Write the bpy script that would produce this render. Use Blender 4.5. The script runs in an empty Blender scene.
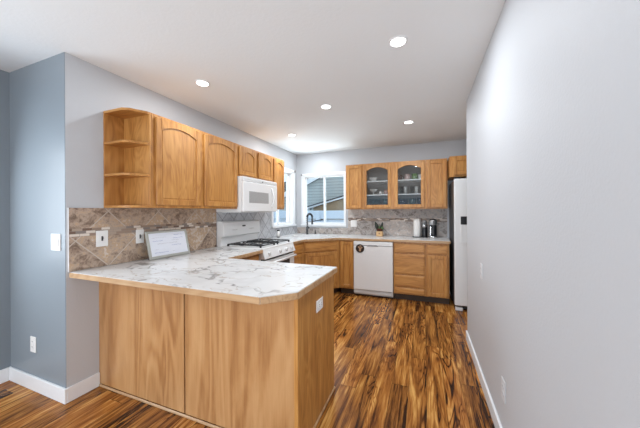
import bpy, bmesh, math, random
from mathutils import Vector, Matrix
random.seed(7)
S = bpy.context.scene
COL = S.collection
PI = math.pi

# ------------------------------------------------------------ camera, world, lights, exposure
CX, CH = 2.345, 1.331          # camera position (x, height)
W, D, C = 2.758, 4.769, 2.463  # right wall, back wall, ceiling height
F, YAW, HOR, ROLL = 267.4, 0.371, 211.9, -0.005
cam_d = bpy.data.cameras.new('camera')
cam = bpy.data.objects.new('camera', cam_d)
COL.objects.link(cam)
cam_d.sensor_width = 36.0
cam_d.sensor_fit = 'HORIZONTAL'
cam_d.lens = F * 36.0 / 640.0
cam_d.shift_y = (HOR - 214.0) / 640.0
cam_d.clip_start = 0.02
cam.matrix_world = (Matrix.Translation((CX, 0, CH)) @ Matrix.Rotation(YAW, 4, 'Z')
                    @ Matrix.Rotation(PI / 2, 4, 'X') @ Matrix.Rotation(ROLL, 4, 'Z'))
S.camera = cam

wd = bpy.data.worlds.new('daylight')
S.world = wd
wd.use_nodes = True
bg = wd.node_tree.nodes['Background']
bg.inputs['Color'].default_value = (0.66, 0.83, 1.0, 1)
bg.inputs['Strength'].default_value = 1.35

S.view_settings.view_transform = 'Standard'
S.view_settings.look = 'None'
S.view_settings.gamma = 1.0
S.view_settings.use_curve_mapping = False
S.view_settings.exposure = 0.22


def area_light(name, loc, direction, sx, sy, power, color, shape='RECTANGLE', spread=PI):
    d = bpy.data.lights.new(name, 'AREA')
    d.shape = shape
    d.size = sx
    d.size_y = sy
    d.energy = power
    d.color = color
    d.spread = spread
    o = bpy.data.objects.new(name, d)
    COL.objects.link(o)
    o.location = loc
    o.rotation_euler = Vector(direction).to_track_quat('-Z', 'Y').to_euler()
    return o


# dining window daylight, with unseen fill lights added at the rear and alcove
area_light('rear_fill_light', (1.1, -3.55, 0.85), (0, 1, 0.12), 2.6, 1.3, 66, (0.90, 0.94, 1.0))  # unseen fill added at the rear opening to brighten the peninsula front
area_light('daylight_dining_window', (-0.73, 0.05, 1.40), (1, 0.10, -0.32), 1.5, 1.05, 25, (0.87, 0.935, 1.0))
area_light('alcove_fill_light', (3.95, 3.9, 1.3), (-1, 0, 0), 1.2, 1.8, 5, (0.95, 0.97, 1.0))  # unseen fill light in front of the closed alcove wall
# daylight entering through the two kitchen windows
area_light('daylight_sink_window', (0.6, D + 0.50, 0.80), (0.10, -0.75, 1.0), 0.9, 0.5, 32, (0.90, 0.96, 1.0))
area_light('daylight_left_window', (-0.55, 4.25, 0.80), (0.75, -0.1, 1.0), 0.5, 0.8, 24, (0.90, 0.96, 1.0))


def point_light(name, loc, power, radius, color):
    d = bpy.data.lights.new(name, 'POINT')
    d.energy = power
    d.shadow_soft_size = radius
    d.color = color
    o = bpy.data.objects.new(name, d)
    COL.objects.link(o)
    o.location = loc
    return o


point_light('unseen_fill_light', (2.38, -1.0, 1.12), 46, 0.22, (0.90, 0.95, 1.0))  # fill added behind the camera, no lamp stands there

# ------------------------------------------------------------ node helpers


class NT:
    def __init__(self, name):
        self.mat = bpy.data.materials.new(name)
        self.mat.use_nodes = True
        self.nt = self.mat.node_tree
        self.n = self.nt.nodes
        self.b = self.n['Principled BSDF']
        self.out = self.n['Material Output']

    def new(self, t, **kw):
        x = self.n.new(t)
        for k, v in kw.items():
            setattr(x, k, v)
        return x

    def link(self, a, b):
        self.nt.links.new(a, b)

    def put(self, v, sock):
        if hasattr(v, 'is_output'):
            self.link(v, sock)
        else:
            sock.default_value = v

    def m(self, op, a, b=None, c=None, clamp=False):
        x = self.new('ShaderNodeMath', operation=op, use_clamp=clamp)
        self.put(a, x.inputs[0])
        if b is not None:
            self.put(b, x.inputs[1])
        if c is not None:
            self.put(c, x.inputs[2])
        return x.outputs[0]

    def xyz(self, v):
        x = self.new('ShaderNodeSeparateXYZ')
        self.link(v, x.inputs[0])
        return x.outputs

    def comb(self, a, b, c=0.0):
        x = self.new('ShaderNodeCombineXYZ')
        self.put(a, x.inputs[0]); self.put(b, x.inputs[1]); self.put(c, x.inputs[2])
        return x.outputs[0]

    def coords(self, rnd=True):
        t = self.new('ShaderNodeTexCoord').outputs['Object']
        if not rnd:
            return t
        r = self.new('ShaderNodeObjectInfo').outputs['Random']
        k = self.m('MULTIPLY', r, 23.0)
        a = self.new('ShaderNodeVectorMath', operation='ADD')
        self.link(t, a.inputs[0])
        self.link(self.comb(k, self.m('MULTIPLY', r, 11.0), self.m('MULTIPLY', r, 37.0)), a.inputs[1])
        return a.outputs[0]

    def scale(self, v, s):
        a = self.new('ShaderNodeVectorMath', operation='MULTIPLY')
        self.link(v, a.inputs[0])
        a.inputs[1].default_value = s
        return a.outputs[0]

    def noise(self, v, scale, detail=3.0, rough=0.5, dist=0.0, color=False):
        x = self.new('ShaderNodeTexNoise')
        if v is not None:
            self.link(v, x.inputs['Vector'])
        x.inputs['Scale'].default_value = scale
        x.inputs['Detail'].default_value = detail
        x.inputs['Roughness'].default_value = rough
        x.inputs['Distortion'].default_value = dist
        return x.outputs['Color' if color else 'Fac']

    def white(self, v):
        x = self.new('ShaderNodeTexWhiteNoise', noise_dimensions='3D')
        self.link(v, x.inputs['Vector'])
        return x.outputs

    def ramp(self, fac, stops, interp='LINEAR'):
        x = self.new('ShaderNodeValToRGB')
        x.color_ramp.interpolation = interp
        e = x.color_ramp.elements
        while len(e) < len(stops):
            e.new(0.5)
        for i, (p, c) in enumerate(stops):
            e[i].position = p
            e[i].color = (c[0], c[1], c[2], 1)
        self.link(fac, x.inputs[0])
        return x.outputs[0]

    def mix(self, f, a, b, mode='MIX'):
        x = self.new('ShaderNodeMix', data_type='RGBA', blend_type=mode)
        self.put(f, x.inputs[0])
        for v, i in ((a, 6), (b, 7)):
            if hasattr(v, 'is_output'):
                self.link(v, x.inputs[i])
            else:
                x.inputs[i].default_value = (v[0], v[1], v[2], 1)
        return x.outputs[2]

    def bump(self, h, strength=0.2, dist=0.01):
        x = self.new('ShaderNodeBump')
        x.inputs['Strength'].default_value = strength
        x.inputs['Distance'].default_value = dist
        self.link(h, x.inputs['Height'])
        self.link(x.outputs[0], self.b.inputs['Normal'])

    def base(self, v):
        if hasattr(v, 'is_output'):
            self.link(v, self.b.inputs['Base Color'])
        else:
            self.b.inputs['Base Color'].default_value = (v[0], v[1], v[2], 1)

    def set(self, rough=0.5, metal=0.0, spec=0.5, coat=0.0):
        self.b.inputs['Roughness'].default_value = rough
        self.b.inputs['Metallic'].default_value = metal
        self.b.inputs['Specular IOR Level'].default_value = spec
        self.b.inputs['Coat Weight'].default_value = coat


def plain(name, col, rough=0.5, metal=0.0, spec=0.5, var=0.03):
    t = NT(name)
    v = t.noise(t.coords(), 30.0, 2.0)
    lo = tuple(c * (1 - var) for c in col)
    hi = tuple(min(1, c * (1 + var)) for c in col)
    t.base(t.mix(v, lo, hi))
    t.set(rough, metal, spec)
    return t.mat


def paint(name, col, bump=0.25, bscale=90.0, rough=0.6):
    t = NT(name)
    p = t.coords(False)
    v = t.noise(p, 1.5, 2.0)
    t.base(t.mix(v, tuple(c * 0.985 for c in col), tuple(c * 1.01 for c in col)))
    t.set(rough, 0, 0.35)
    t.bump(t.noise(p, bscale, 3.0, 0.55), bump, 0.004)
    return t.mat


def oak(name, axis, lo, mid, hi, k=1.0, rf=70.0, rs=5.0, rw=0.075):
    """honey oak, grain along the given axis"""
    t = NT(name)
    p = t.coords()
    s = [1.0, 1.0, 1.0]
    s[axis] = 0.085 / k
    q = t.scale(p, s)
    g1 = t.noise(q, 16.0 * k, 4.0, 0.6, 0.6)
    s2 = [1.0, 1.0, 1.0]
    s2[axis] = 0.02
    pores = t.noise(t.scale(p, s2), 220.0, 2.0, 0.6)
    s3 = [1.0, 1.0, 1.0]
    s3[axis] = 0.16
    big = t.noise(t.scale(p, s3), rs, 2.0, 0.5, 1.2)
    rings = t.m('SINE', t.m('MULTIPLY', big, rf))
    f = t.m('ADD', t.m('MULTIPLY', g1, 0.75), t.m('MULTIPLY', rings, rw))
    f = t.m('ADD', f, t.m('MULTIPLY', t.m('SUBTRACT', pores, 0.5), 0.28))
    f = t.m('ADD', f, 0.125)
    t.base(t.ramp(f, [(0.30, lo), (0.5, mid), (0.72, hi)]))
    t.set(0.38, 0, 0.45)
    t.bump(pores, 0.06, 0.002)
    return t.mat


OLO, OMID, OHI = (0.33, 0.132, 0.030), (0.475, 0.215, 0.054), (0.58, 0.295, 0.085)
M = {}
M['oak_x'] = oak('oak_grain_across', 0, OLO, OMID, OHI)
M['oak_y'] = oak('oak_grain_deep', 1, OLO, OMID, OHI)
M['oak_z'] = oak('oak_grain_upright', 2, OLO, OMID, OHI)
M['ply'] = oak('birch_ply_upright', 2, (0.33, 0.150, 0.052), (0.455, 0.235, 0.092), (0.54, 0.305, 0.135), 0.5, 60.0, 2.4, 0.10)
M['edge'] = oak('worktop_edge_oak', 0, (0.34, 0.19, 0.085), (0.47, 0.29, 0.15), (0.55, 0.37, 0.21))
M['interior'] = plain('cabinet_interior', (0.40, 0.375, 0.35), 0.6)
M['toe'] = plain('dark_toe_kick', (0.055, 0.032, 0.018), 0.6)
M['wall'] = paint('wall_paint', (0.535, 0.55, 0.572), 0.22)
M['wall_blue'] = paint('blue_grey_wall', (0.235, 0.27, 0.30), 0.18, 90.0, 0.36)  # bluer and darker than the other walls
M['ceil'] = paint('ceiling_paint', (0.815, 0.84, 0.85), 0.30, 45.0, 0.8)
M['trim'] = plain('white_trim', (0.80, 0.81, 0.82), 0.35)
M['white'] = plain('appliance_white', (0.74, 0.74, 0.735), 0.22, 0, 0.5, 0.01)
M['white_grey'] = plain('appliance_pale_grey', (0.56, 0.56, 0.55), 0.35, 0, 0.5, 0.02)
M['plate'] = plain('plastic_white', (0.80, 0.79, 0.77), 0.35)
M['plate_paint'] = plain('painted_plate', (0.62, 0.63, 0.645), 0.5)
M['slot'] = plain('dark_slot', (0.03, 0.028, 0.026), 0.5)
M['iron'] = plain('cast_iron', (0.018, 0.018, 0.02), 0.45)
M['black'] = plain('black_plastic', (0.012, 0.012, 0.014), 0.28)
M['chrome'] = plain('chrome', (0.80, 0.80, 0.80), 0.12, 1.0)
M['steel'] = plain('brushed_steel', (0.55, 0.55, 0.55), 0.3, 1.0)
M['fridge_gap_shade'] = plain('fridge_side_gap_shade', (0.05, 0.05, 0.052), 0.5)  # fridge sides darkened to paint in the shade of the gap
M['grey'] = plain('mid_grey_plastic', (0.24, 0.24, 0.24), 0.45)
M['porcelain'] = plain('white_sink', (0.72, 0.72, 0.72), 0.15)
M['ceramic'] = plain('white_ceramic', (0.78, 0.75, 0.72), 0.2)
M['pinkish'] = plain('pink_ceramic', (0.62, 0.45, 0.42), 0.25)
M['green'] = plain('green_ceramic', (0.16, 0.27, 0.10), 0.25)
M['brown'] = plain('brown_ceramic', (0.10, 0.045, 0.03), 0.25)
M['teal'] = plain('dark_teal_ceramic', (0.03, 0.065, 0.07), 0.2)
M['navy'] = plain('navy_ceramic', (0.018, 0.022, 0.04), 0.2)
M['magenta'] = plain('magenta_plastic', (0.30, 0.03, 0.16), 0.3)
M['paper'] = plain('paper_towel', (0.80, 0.78, 0.75), 0.9)
M['leaf'] = plain('dark_leaf', (0.022, 0.03, 0.018), 0.35, 0, 0.5, 0.2)
M['leaf2'] = plain('mid_green_leaf', (0.10, 0.18, 0.06), 0.4, 0, 0.5, 0.2)
M['soil'] = plain('red_brown_soil', (0.07, 0.02, 0.012), 0.9, 0, 0.3, 0.4)
M['potwood'] = oak('pale_pot_wood', 0, (0.55, 0.33, 0.15), (0.66, 0.43, 0.21), (0.74, 0.52, 0.28))
M['tan'] = plain('tan_mark', (0.40, 0.24, 0.14), 0.5)
M['badge'] = plain('dark_brown_disc', (0.018, 0.010, 0.007), 0.35)
M['ink'] = plain('blue_ink', (0.22, 0.27, 0.50), 0.6)
M['ink2'] = plain('grey_ink', (0.42, 0.42, 0.46), 0.6)
M['sheet'] = plain('white_sheet', (0.78, 0.81, 0.88), 0.12, 0, 0.5)
M['frame'] = plain('sign_frame_silver', (0.40, 0.40, 0.36), 0.4)
M['siding_dark'] = plain('roof_shingles', (0.06, 0.06, 0.065), 0.9, 0, 0.3, 0.4)
M['tanwall'] = plain('tan_stucco', (0.42, 0.30, 0.19), 0.9)
M['vinyl'] = plain('shade_tinted_vinyl', (0.66, 0.72, 0.80), 0.5)  # bluish open-sky shade mixed into the white
M['ground'] = plain('gravel_ground', (0.30, 0.28, 0.25), 0.95, 0, 0.2, 0.3)


def glass(name, tint=(1, 1, 1), gloss=0.06):
    t = NT(name)
    tr = t.new('ShaderNodeBsdfTransparent')
    tr.inputs[0].default_value = (*tint, 1)
    gl = t.new('ShaderNodeBsdfGlossy')
    gl.inputs['Roughness'].default_value = 0.03
    g = t.new('ShaderNodeNewGeometry')
    dp = t.new('ShaderNodeVectorMath', operation='DOT_PRODUCT')
    t.link(g.outputs['Normal'], dp.inputs[0])
    t.link(g.outputs['Incoming'], dp.inputs[1])
    k = t.m('POWER', t.m('SUBTRACT', 1.0, t.m('ABSOLUTE', dp.outputs['Value'])), 5.0)
    fr = t.m('ADD', t.m('MULTIPLY', k, 0.9), 0.035)
    mx = t.new('ShaderNodeMixShader')
    t.link(fr, mx.inputs[0])
    t.link(tr.outputs[0], mx.inputs[1])
    t.link(gl.outputs[0], mx.inputs[2])
    t.link(mx.outputs[0], t.out.inputs[0])
    return t.mat


M['glass'] = glass('window_glass', (0.96, 0.98, 0.98))
M['cabinet_glass'] = glass('cabinet_glass', (0.86, 0.87, 0.87))
M['drinkglass'] = glass('drinking_glass', (0.95, 0.96, 0.96))


def emission(name, col, strength):
    t = NT(name)
    t.b.inputs['Emission Color'].default_value = (*col, 1)
    t.b.inputs['Emission Strength'].default_value = strength
    t.base((0.8, 0.8, 0.8))
    return t.mat


M['lamp'] = emission('lamp_diffuser', (1.0, 0.98, 0.94), 6.0)


def floor_mat():
    """acacia boards running along y, strongly figured"""
    t = NT('acacia_boards')
    x, y, z = t.xyz(t.coords(False))
    bw, bl = 0.124, 1.21
    xr = t.m('DIVIDE', x, bw)
    row = t.m('FLOOR', xr)
    ro = t.white(t.comb(row, 5.9, 1.1))[0]
    yr = t.m('ADD', t.m('DIVIDE', y, bl), t.m('MULTIPLY', ro, 7.0))
    brd = t.m('FLOOR', yr)
    wn = t.white(t.comb(row, brd, 2.0))
    rid = wn[0]
    rc = t.xyz(wn[1])
    # board local coordinates with a random shift
    px = t.m('ADD', x, t.m('MULTIPLY', rid, 31.0))
    py = t.m('ADD', t.m('MULTIPLY', y, 0.11), t.m('MULTIPLY', rc[1], 17.0))
    p = t.comb(px, py, rc[2])
    big = t.noise(p, 6.0, 3.0, 0.55, 1.3)                # growth figure
    rings = t.m('SINE', t.m('MULTIPLY', big, 85.0))
    rings = t.m('MULTIPLY', t.m('ADD', rings, 1.0), 0.5)
    line = t.m('POWER', rings, 5.0)
    lmask = t.ramp(t.noise(p, 4.0, 2.0), [(0.45, (0, 0, 0)), (0.62, (1, 1, 1))])
    fine = t.noise(t.comb(px, t.m('MULTIPLY', py, 0.35), 0.0), 95.0, 4.0, 0.65)
    mid = t.noise(p, 14.0, 5.0, 0.62, 1.1)
    streak = t.noise(t.comb(px, t.m('MULTIPLY', py, 0.55), rc[2]), 46.0, 4.0, 0.6, 0.6)
    f = t.m('ADD', t.m('MULTIPLY', mid, 0.82), t.m('MULTIPLY', t.m('SUBTRACT', streak, 0.5), 0.50))
    f = t.m('ADD', f, t.m('MULTIPLY', t.m('SUBTRACT', fine, 0.5), 0.30))
    f = t.m('ADD', f, t.m('MULTIPLY', t.m('SUBTRACT', rid, 0.5), 0.14))
    f = t.m('SUBTRACT', f, t.m('MULTIPLY', t.m('MULTIPLY', line, lmask), 0.30))
    f = t.m('ADD', f, 0.125)
    f = t.m('ADD', t.m('MULTIPLY', t.m('SUBTRACT', f, 0.5), 1.2), 0.485)
    col = t.ramp(f, [(0.24, (0.030, 0.011, 0.004)), (0.37, (0.130, 0.046, 0.011)), (0.49, (0.265, 0.102, 0.022)),
                     (0.60, (0.41, 0.182, 0.040)), (0.75, (0.66, 0.385, 0.115))])
    red = t.mix(t.m('MULTIPLY', rc[0], 0.35), col, t.mix(1.0, col, (0.95, 0.60, 0.48), 'MULTIPLY'))
    fx = t.m('FRACT', xr)
    fy = t.m('FRACT', yr)
    ex = t.m('MINIMUM', fx, t.m('SUBTRACT', 1.0, fx))
    ey = t.m('MINIMUM', fy, t.m('SUBTRACT', 1.0, fy))
    gx = t.m('LESS_THAN', ex, 0.012)
    gy = t.m('LESS_THAN', ey, 0.0015)
    g = t.m('MAXIMUM', gx, gy)
    t.base(t.mix(t.m('MULTIPLY', g, 0.75), red, (0.02, 0.009, 0.004)))
    t.set(0.22, 0, 0.24)
    h = t.m('SUBTRACT', t.m('MULTIPLY', fine, 0.3), g)
    t.bump(h, 0.05, 0.002)
    return t.mat


M['floor'] = floor_mat()


def marble_mat():
    t = NT('marble_laminate')
    p = t.coords(False)
    wob = t.noise(p, 2.2, 4.0, 0.55, 0.0, True)
    a = t.new('ShaderNodeVectorMath', operation='MULTIPLY_ADD')
    t.link(wob, a.inputs[0])
    a.inputs[1].default_value = (0.9, 0.9, 0.9)
    t.link(t.scale(p, (1.0, 1.6, 1.0)), a.inputs[2])
    q = a.outputs[0]

    def vein(scale, width, seed, detail=3.0):
        n = t.noise(t.comb(*[t.m('ADD', s, seed) for s in t.xyz(q)]), scale, detail, 0.5)
        d = t.m('ABSOLUTE', t.m('SUBTRACT', n, 0.5))
        return t.m('SUBTRACT', 1.0, t.m('DIVIDE', d, width), clamp=True)
    v1 = vein(1.5, 0.017, 3.1)
    v2 = vein(2.6, 0.013, 9.7)
    v3 = vein(1.2, 0.09, 5.3)
    mask = t.ramp(t.noise(p, 2.6, 2.0), [(0.36, (0, 0, 0)), (0.52, (1, 1, 1))])
    cloud = t.noise(p, 3.0, 4.0, 0.6)
    c = t.mix(cloud, (0.64, 0.64, 0.635), (0.77, 0.775, 0.77))
    c = t.mix(t.m('MULTIPLY', v3, 0.35), c, (0.52, 0.52, 0.525))
    c = t.mix(t.m('MULTIPLY', t.m('MULTIPLY', v1, mask), 0.85), c, (0.22, 0.215, 0.21))
    c = t.mix(t.m('MULTIPLY', v2, 0.6), c, (0.38, 0.29, 0.20))
    t.base(c)
    t.set(0.24, 0, 0.5)
    return t.mat


M['marble'] = marble_mat()


def tile_mat(name, axis, size, cols, grout, mosaic=True, gw=0.012, off=0.0):
    t = NT(name)
    c = t.coords(False)
    s = t.xyz(c)
    a, z = s[axis], s[2]
    zz = t.m('SUBTRACT', z, 0.914)
    aa = t.m('SUBTRACT', a, off)
    k = 1.0 / (math.sqrt(2) * size)
    u = t.m('MULTIPLY', t.m('ADD', aa, zz), k)
    v = t.m('MULTIPLY', t.m('SUBTRACT', aa, zz), k)
    iu, iv = t.m('FLOOR', u), t.m('FLOOR', v)
    fu, fv = t.m('FRACT', u), t.m('FRACT', v)
    e = t.m('MINIMUM', t.m('MINIMUM', fu, t.m('SUBTRACT', 1.0, fu)), t.m('MINIMUM', fv, t.m('SUBTRACT', 1.0, fv)))
    g = t.m('LESS_THAN', e, gw)
    wn = t.white(t.comb(iu, iv, 4.0))
    q = t.comb(a, z, t.m('MULTIPLY', wn[0], 9.0))
    n = t.noise(q, 13.0, 6.0, 0.72, 0.7)
    n2 = t.noise(q, 42.0, 4.0, 0.65)
    f = t.m('ADD', t.m('ADD', t.m('MULTIPLY', n, 1.15), t.m('MULTIPLY', t.m('SUBTRACT', wn[0], 0.5), 0.20)),
            t.m('ADD', t.m('MULTIPLY', t.m('SUBTRACT', n2, 0.5), 0.5), -0.06))
    col = t.ramp(f, cols)
    col = t.mix(g, col, grout)
    h = t.m('SUBTRACT', t.m('MULTIPLY', n2, 0.5), g)
    if mosaic:
        z0, rh, bw = 1.160, 0.0195, 0.062
        r = t.m('DIVIDE', t.m('SUBTRACT', z, z0), rh)
        ir = t.m('FLOOR', r)
        inside = t.m('MULTIPLY', t.m('GREATER_THAN', r, 0.0), t.m('LESS_THAN', r, 3.0))
        x = t.m('ADD', t.m('DIVIDE', a, bw), t.m('MULTIPLY', ir, 0.37))
        ix = t.m('FLOOR', x)
        w2 = t.white(t.comb(ix, ir, 8.0))[0]
        mc = t.ramp(w2, [(0.0, (0.17, 0.105, 0.075)), (0.28, (0.30, 0.21, 0.155)), (0.5, (0.40, 0.31, 0.24)),
                         (0.66, (0.24, 0.20, 0.18)), (0.80, (0.70, 0.62, 0.54))], 'CONSTANT')
        fx, fr = t.m('FRACT', x), t.m('FRACT', r)
        ge = t.m('MAXIMUM', t.m('LESS_THAN', fx, 0.04), t.m('LESS_THAN', fr, 0.12))
        mc = t.mix(ge, mc, (0.30, 0.25, 0.21))
        col = t.mix(inside, col, mc)
    t.base(col)
    t.set(0.42, 0, 0.4)
    t.bump(h, 0.3, 0.003)
    return t.mat


SL = [(0.28, (0.18, 0.12, 0.085)), (0.42, (0.34, 0.245, 0.180)), (0.52, (0.46, 0.355, 0.275)), (0.60, (0.49, 0.325, 0.195)),
      (0.72, (0.58, 0.50, 0.43))]
SLB = [(0.28, (0.17, 0.14, 0.125)), (0.42, (0.33, 0.29, 0.265)), (0.52, (0.46, 0.43, 0.41)), (0.60, (0.45, 0.36, 0.30)),
       (0.72, (0.60, 0.575, 0.555))]
PG = [(0.28, (0.42, 0.42, 0.44)), (0.5, (0.55, 0.56, 0.58)), (0.8, (0.66, 0.67, 0.69))]
M['tile_left'] = tile_mat('slate_tile_left', 1, 0.305, SL, (0.52, 0.44, 0.37), True, 0.012, 1.37)
M['tile_back'] = tile_mat('slate_tile_back', 0, 0.305, SLB, (0.47, 0.435, 0.405), True, 0.012, 0.1)
M['tile_pale'] = tile_mat('pale_tile', 1, 0.152, PG, (0.30, 0.30, 0.32), False, 0.03, 2.55)


def siding_mat():
    t = NT('lap_siding')
    x, y, z = t.xyz(t.coords(False))
    fz = t.m('FRACT', t.m('DIVIDE', z, 0.102))
    g = t.m('LESS_THAN', fz, 0.16)
    n = t.noise(t.comb(x, y, t.m('MULTIPLY', z, 6.0)), 4.0, 3.0)
    c = t.mix(n, (0.46, 0.49, 0.47), (0.54, 0.57, 0.55))
    t.base(t.mix(g, c, (0.30, 0.32, 0.31)))
    t.set(0.7, 0, 0.3)
    t.bump(fz, 0.5, 0.01)
    return t.mat


M['siding'] = siding_mat()

# ------------------------------------------------------------ mesh helpers


class MB:
    def __init__(self):
        self.bm = bmesh.new()

    def _smooth(self, faces):
        for f in faces:
            f.smooth = True

    def box(self, x0, x1, y0, y1, z0, z1, bev=0.0, seg=1):
        b = bmesh.new()
        bmesh.ops.create_cube(b, size=1.0)
        for v in b.verts:
            v.co = Vector((x0 + (v.co.x + 0.5) * (x1 - x0), y0 + (v.co.y + 0.5) * (y1 - y0), z0 + (v.co.z + 0.5) * (z1 - z0)))
        if bev:
            bmesh.ops.bevel(b, geom=list(b.edges), offset=bev, segments=seg, profile=0.5, affect='EDGES')
        self.merge(b)
        return self

    def merge(self, b, mat=None):
        if mat is not None:
            bmesh.ops.transform(b, matrix=mat, verts=b.verts)
        bmesh.ops.recalc_face_normals(b, faces=b.faces)
        me = bpy.data.meshes.new('tmp')
        b.to_mesh(me)
        b.free()
        self.bm.from_mesh(me)
        bpy.data.meshes.remove(me)

    def prism(self, pts, axis, a, b2, bev=0.0, smooth=False):
        b = bmesh.new()

        def co(p, d):
            if axis == 'x':
                return (d, p[0], p[1])
            if axis == 'y':
                return (p[0], d, p[1])
            return (p[0], p[1], d)
        lo = [b.verts.new(co(p, a)) for p in pts]
        hi = [b.verts.new(co(p, b2)) for p in pts]
        n = len(pts)
        b.faces.new(lo)
        b.faces.new(hi[::-1])
        for i in range(n):
            f = b.faces.new((lo[i], lo[(i + 1) % n], hi[(i + 1) % n], hi[i]))
            f.smooth = smooth
        if bev:
            bmesh.ops.bevel(b, geom=list(b.edges), offset=bev, segments=1, profile=0.5, affect='EDGES')
        self.merge(b)
        return self

    def slab_hole(self, outer, inner, z0, z1):
        b = bmesh.new()
        es = []
        for loop in (outer, inner):
            vs = [b.verts.new((p[0], p[1], z0)) for p in loop]
            es += [b.edges.new((vs[i], vs[(i + 1) % len(vs)])) for i in range(len(vs))]
        r = bmesh.ops.triangle_fill(b, use_beauty=True, edges=es)
        fs = [g for g in r['geom'] if isinstance(g, bmesh.types.BMFace)]
        ex = bmesh.ops.extrude_face_region(b, geom=fs)
        for v in [g for g in ex['geom'] if isinstance(g, bmesh.types.BMVert)]:
            v.co.z = z1
        self.merge(b)
        return self

    def cyl(self, p0, p1, r0, r1=None, seg=20):
        r1 = r0 if r1 is None else r1
        p0, p1 = Vector(p0), Vector(p1)
        d = p1 - p0
        b = bmesh.new()
        bmesh.ops.create_cone(b, cap_ends=True, segments=seg, radius1=r0, radius2=r1, depth=d.length)
        for f in b.faces:
            f.smooth = len(f.verts) == 4
        self.merge(b, Matrix.Translation((p0 + p1) / 2) @ d.to_track_quat('Z', 'Y').to_matrix().to_4x4())
        return self

    def lathe(self, prof, c=(0, 0, 0), seg=24):
        b = bmesh.new()
        rings = []
        for r, z in prof:
            if r < 1e-6:
                rings.append([b.verts.new((c[0], c[1], c[2] + z))])
            else:
                rings.append([b.verts.new((c[0] + r * math.cos(2 * PI * i / seg), c[1] + r * math.sin(2 * PI * i / seg), c[2] + z)) for i in range(seg)])
        for A, B in zip(rings, rings[1:]):
            for i in range(seg):
                j = (i + 1) % seg
                if len(A) == 1 and len(B) == 1:
                    continue
                if len(A) == 1:
                    f = b.faces.new((A[0], B[j], B[i]))
                elif len(B) == 1:
                    f = b.faces.new((A[i], A[j], B[0]))
                else:
                    f = b.faces.new((A[i], A[j], B[j], B[i]))
                f.smooth = True
        self.merge(b)
        return self

    def tube(self, pts, r, seg=8, closed=False):
        pts = [Vector(p) for p in pts]
        b = bmesh.new()
        rings = []
        n = len(pts)
        up = None
        for i, p in enumerate(pts):
            if closed:
                t = (pts[(i + 1) % n] - pts[i - 1]).normalized()
            else:
                t = (pts[min(i + 1, n - 1)] - pts[max(i - 1, 0)]).normalized()
            if up is None:
                up = t.orthogonal().normalized()
            up = (up - t * up.dot(t)).normalized()
            s = t.cross(up)
            rr = r[i] if isinstance(r, (list, tuple)) else r
            rings.append([b.verts.new(p + rr * (math.cos(2 * PI * k / seg) * up + math.sin(2 * PI * k / seg) * s)) for k in range(seg)])
        m = n if closed else n - 1
        for i in range(m):
            A, B = rings[i], rings[(i + 1) % n]
            for k in range(seg):
                f = b.faces.new((A[k], A[(k + 1) % seg], B[(k + 1) % seg], B[k]))
                f.smooth = True
        if not closed:
            b.faces.new(rings[0][::-1])
            b.faces.new(rings[-1])
        self.merge(b)
        return self

    def disc(self, c, r, axis, th, seg=24):
        v = {'x': Vector((1, 0, 0)), 'y': Vector((0, 1, 0)), 'z': Vector((0, 0, 1))}[axis]
        c = Vector(c)
        return self.cyl(c, c + v * th, r, r, seg)

    def build(self, name, mat, parent=None, loc=None):
        me = bpy.data.meshes.new(name)
        self.bm.to_mesh(me)
        self.bm.free()
        me.materials.append(mat)
        o = bpy.data.objects.new(name, me)
        COL.objects.link(o)
        if parent is not None:
            o.parent = parent
        if loc is not None:
            o.location = loc
        return o


def tag(o, label=None, cat=None, group=None, kind=None):
    if label:
        o['label'] = label
    if cat:
        o['category'] = cat
    if group:
        o['group'] = group
    if kind:
        o['kind'] = kind
    return o


def thing(name, label, cat, loc, rz=0.0, group=None, kind=None):
    o = bpy.data.objects.new(name, None)
    o.empty_display_size = 0.05
    COL.objects.link(o)
    o.location = loc
    o.rotation_euler = (0, 0, rz)
    return tag(o, label, cat, group, kind)


def struct(mb, name, mat, parent=None, label=None):
    o = mb.build(name, mat, parent)
    if parent is None:
        o['kind'] = 'structure'
        o['category'] = name.split('_')[0]
        if label:
            o['label'] = label
    return o


# ------------------------------------------------------------ the room
XL, YR, XR = -0.755, -3.6, 4.05     # outer left wall, rear wall, far right of the fridge alcove
Y0, YE = 1.10, 3.125                # front face of left wall block, end of right wall
TH = 0.14

struct(MB().box(XL - TH, XR + TH, YR - TH, D + TH, -0.1, 0.0), 'floor', M['floor'], None, 'glossy brown figured wood plank floor')
struct(MB().box(XL - TH, XR + TH, YR - TH, Y0 + TH, C, C + 0.12).box(-TH, XR + TH, Y0 + TH, D + TH, C, C + 0.12), 'ceiling', M['ceil'], None,
       'white textured ceiling with recessed lights')
# left wall with its window opening
WY0, WY1, WZ0, WZ1 = 3.86, 4.60, 1.10, 2.085
struct(MB().box(-TH, 0, Y0 + 0.003, WY0, 0, C).box(-TH, 0, WY1, D, 0, C).box(-TH, 0, WY0, WY1, 0, WZ0).box(-TH, 0, WY0, WY1, WZ1, C),
       'wall_left', M['wall'], None, 'grey wall behind the stove and upper cabinets')
struct(MB().box(XL - TH, -0.002, Y0, Y0 + TH, 0, C), 'wall_front', M['wall_blue'], None, 'blue grey wall face with a double switch at far left')
struct(MB().box(XL - TH, XL, YR, -0.72, 0, C).box(XL - TH, XL, 0.82, Y0, 0, C).box(XL - TH, XL, -0.72, 0.82, 0, 0.9)
       .box(XL - TH, XL, -0.72, 0.82, 2.1, C), 'wall_dining', M['wall_blue'], None, 'dark grey wall sliver at the far left edge')
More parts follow.
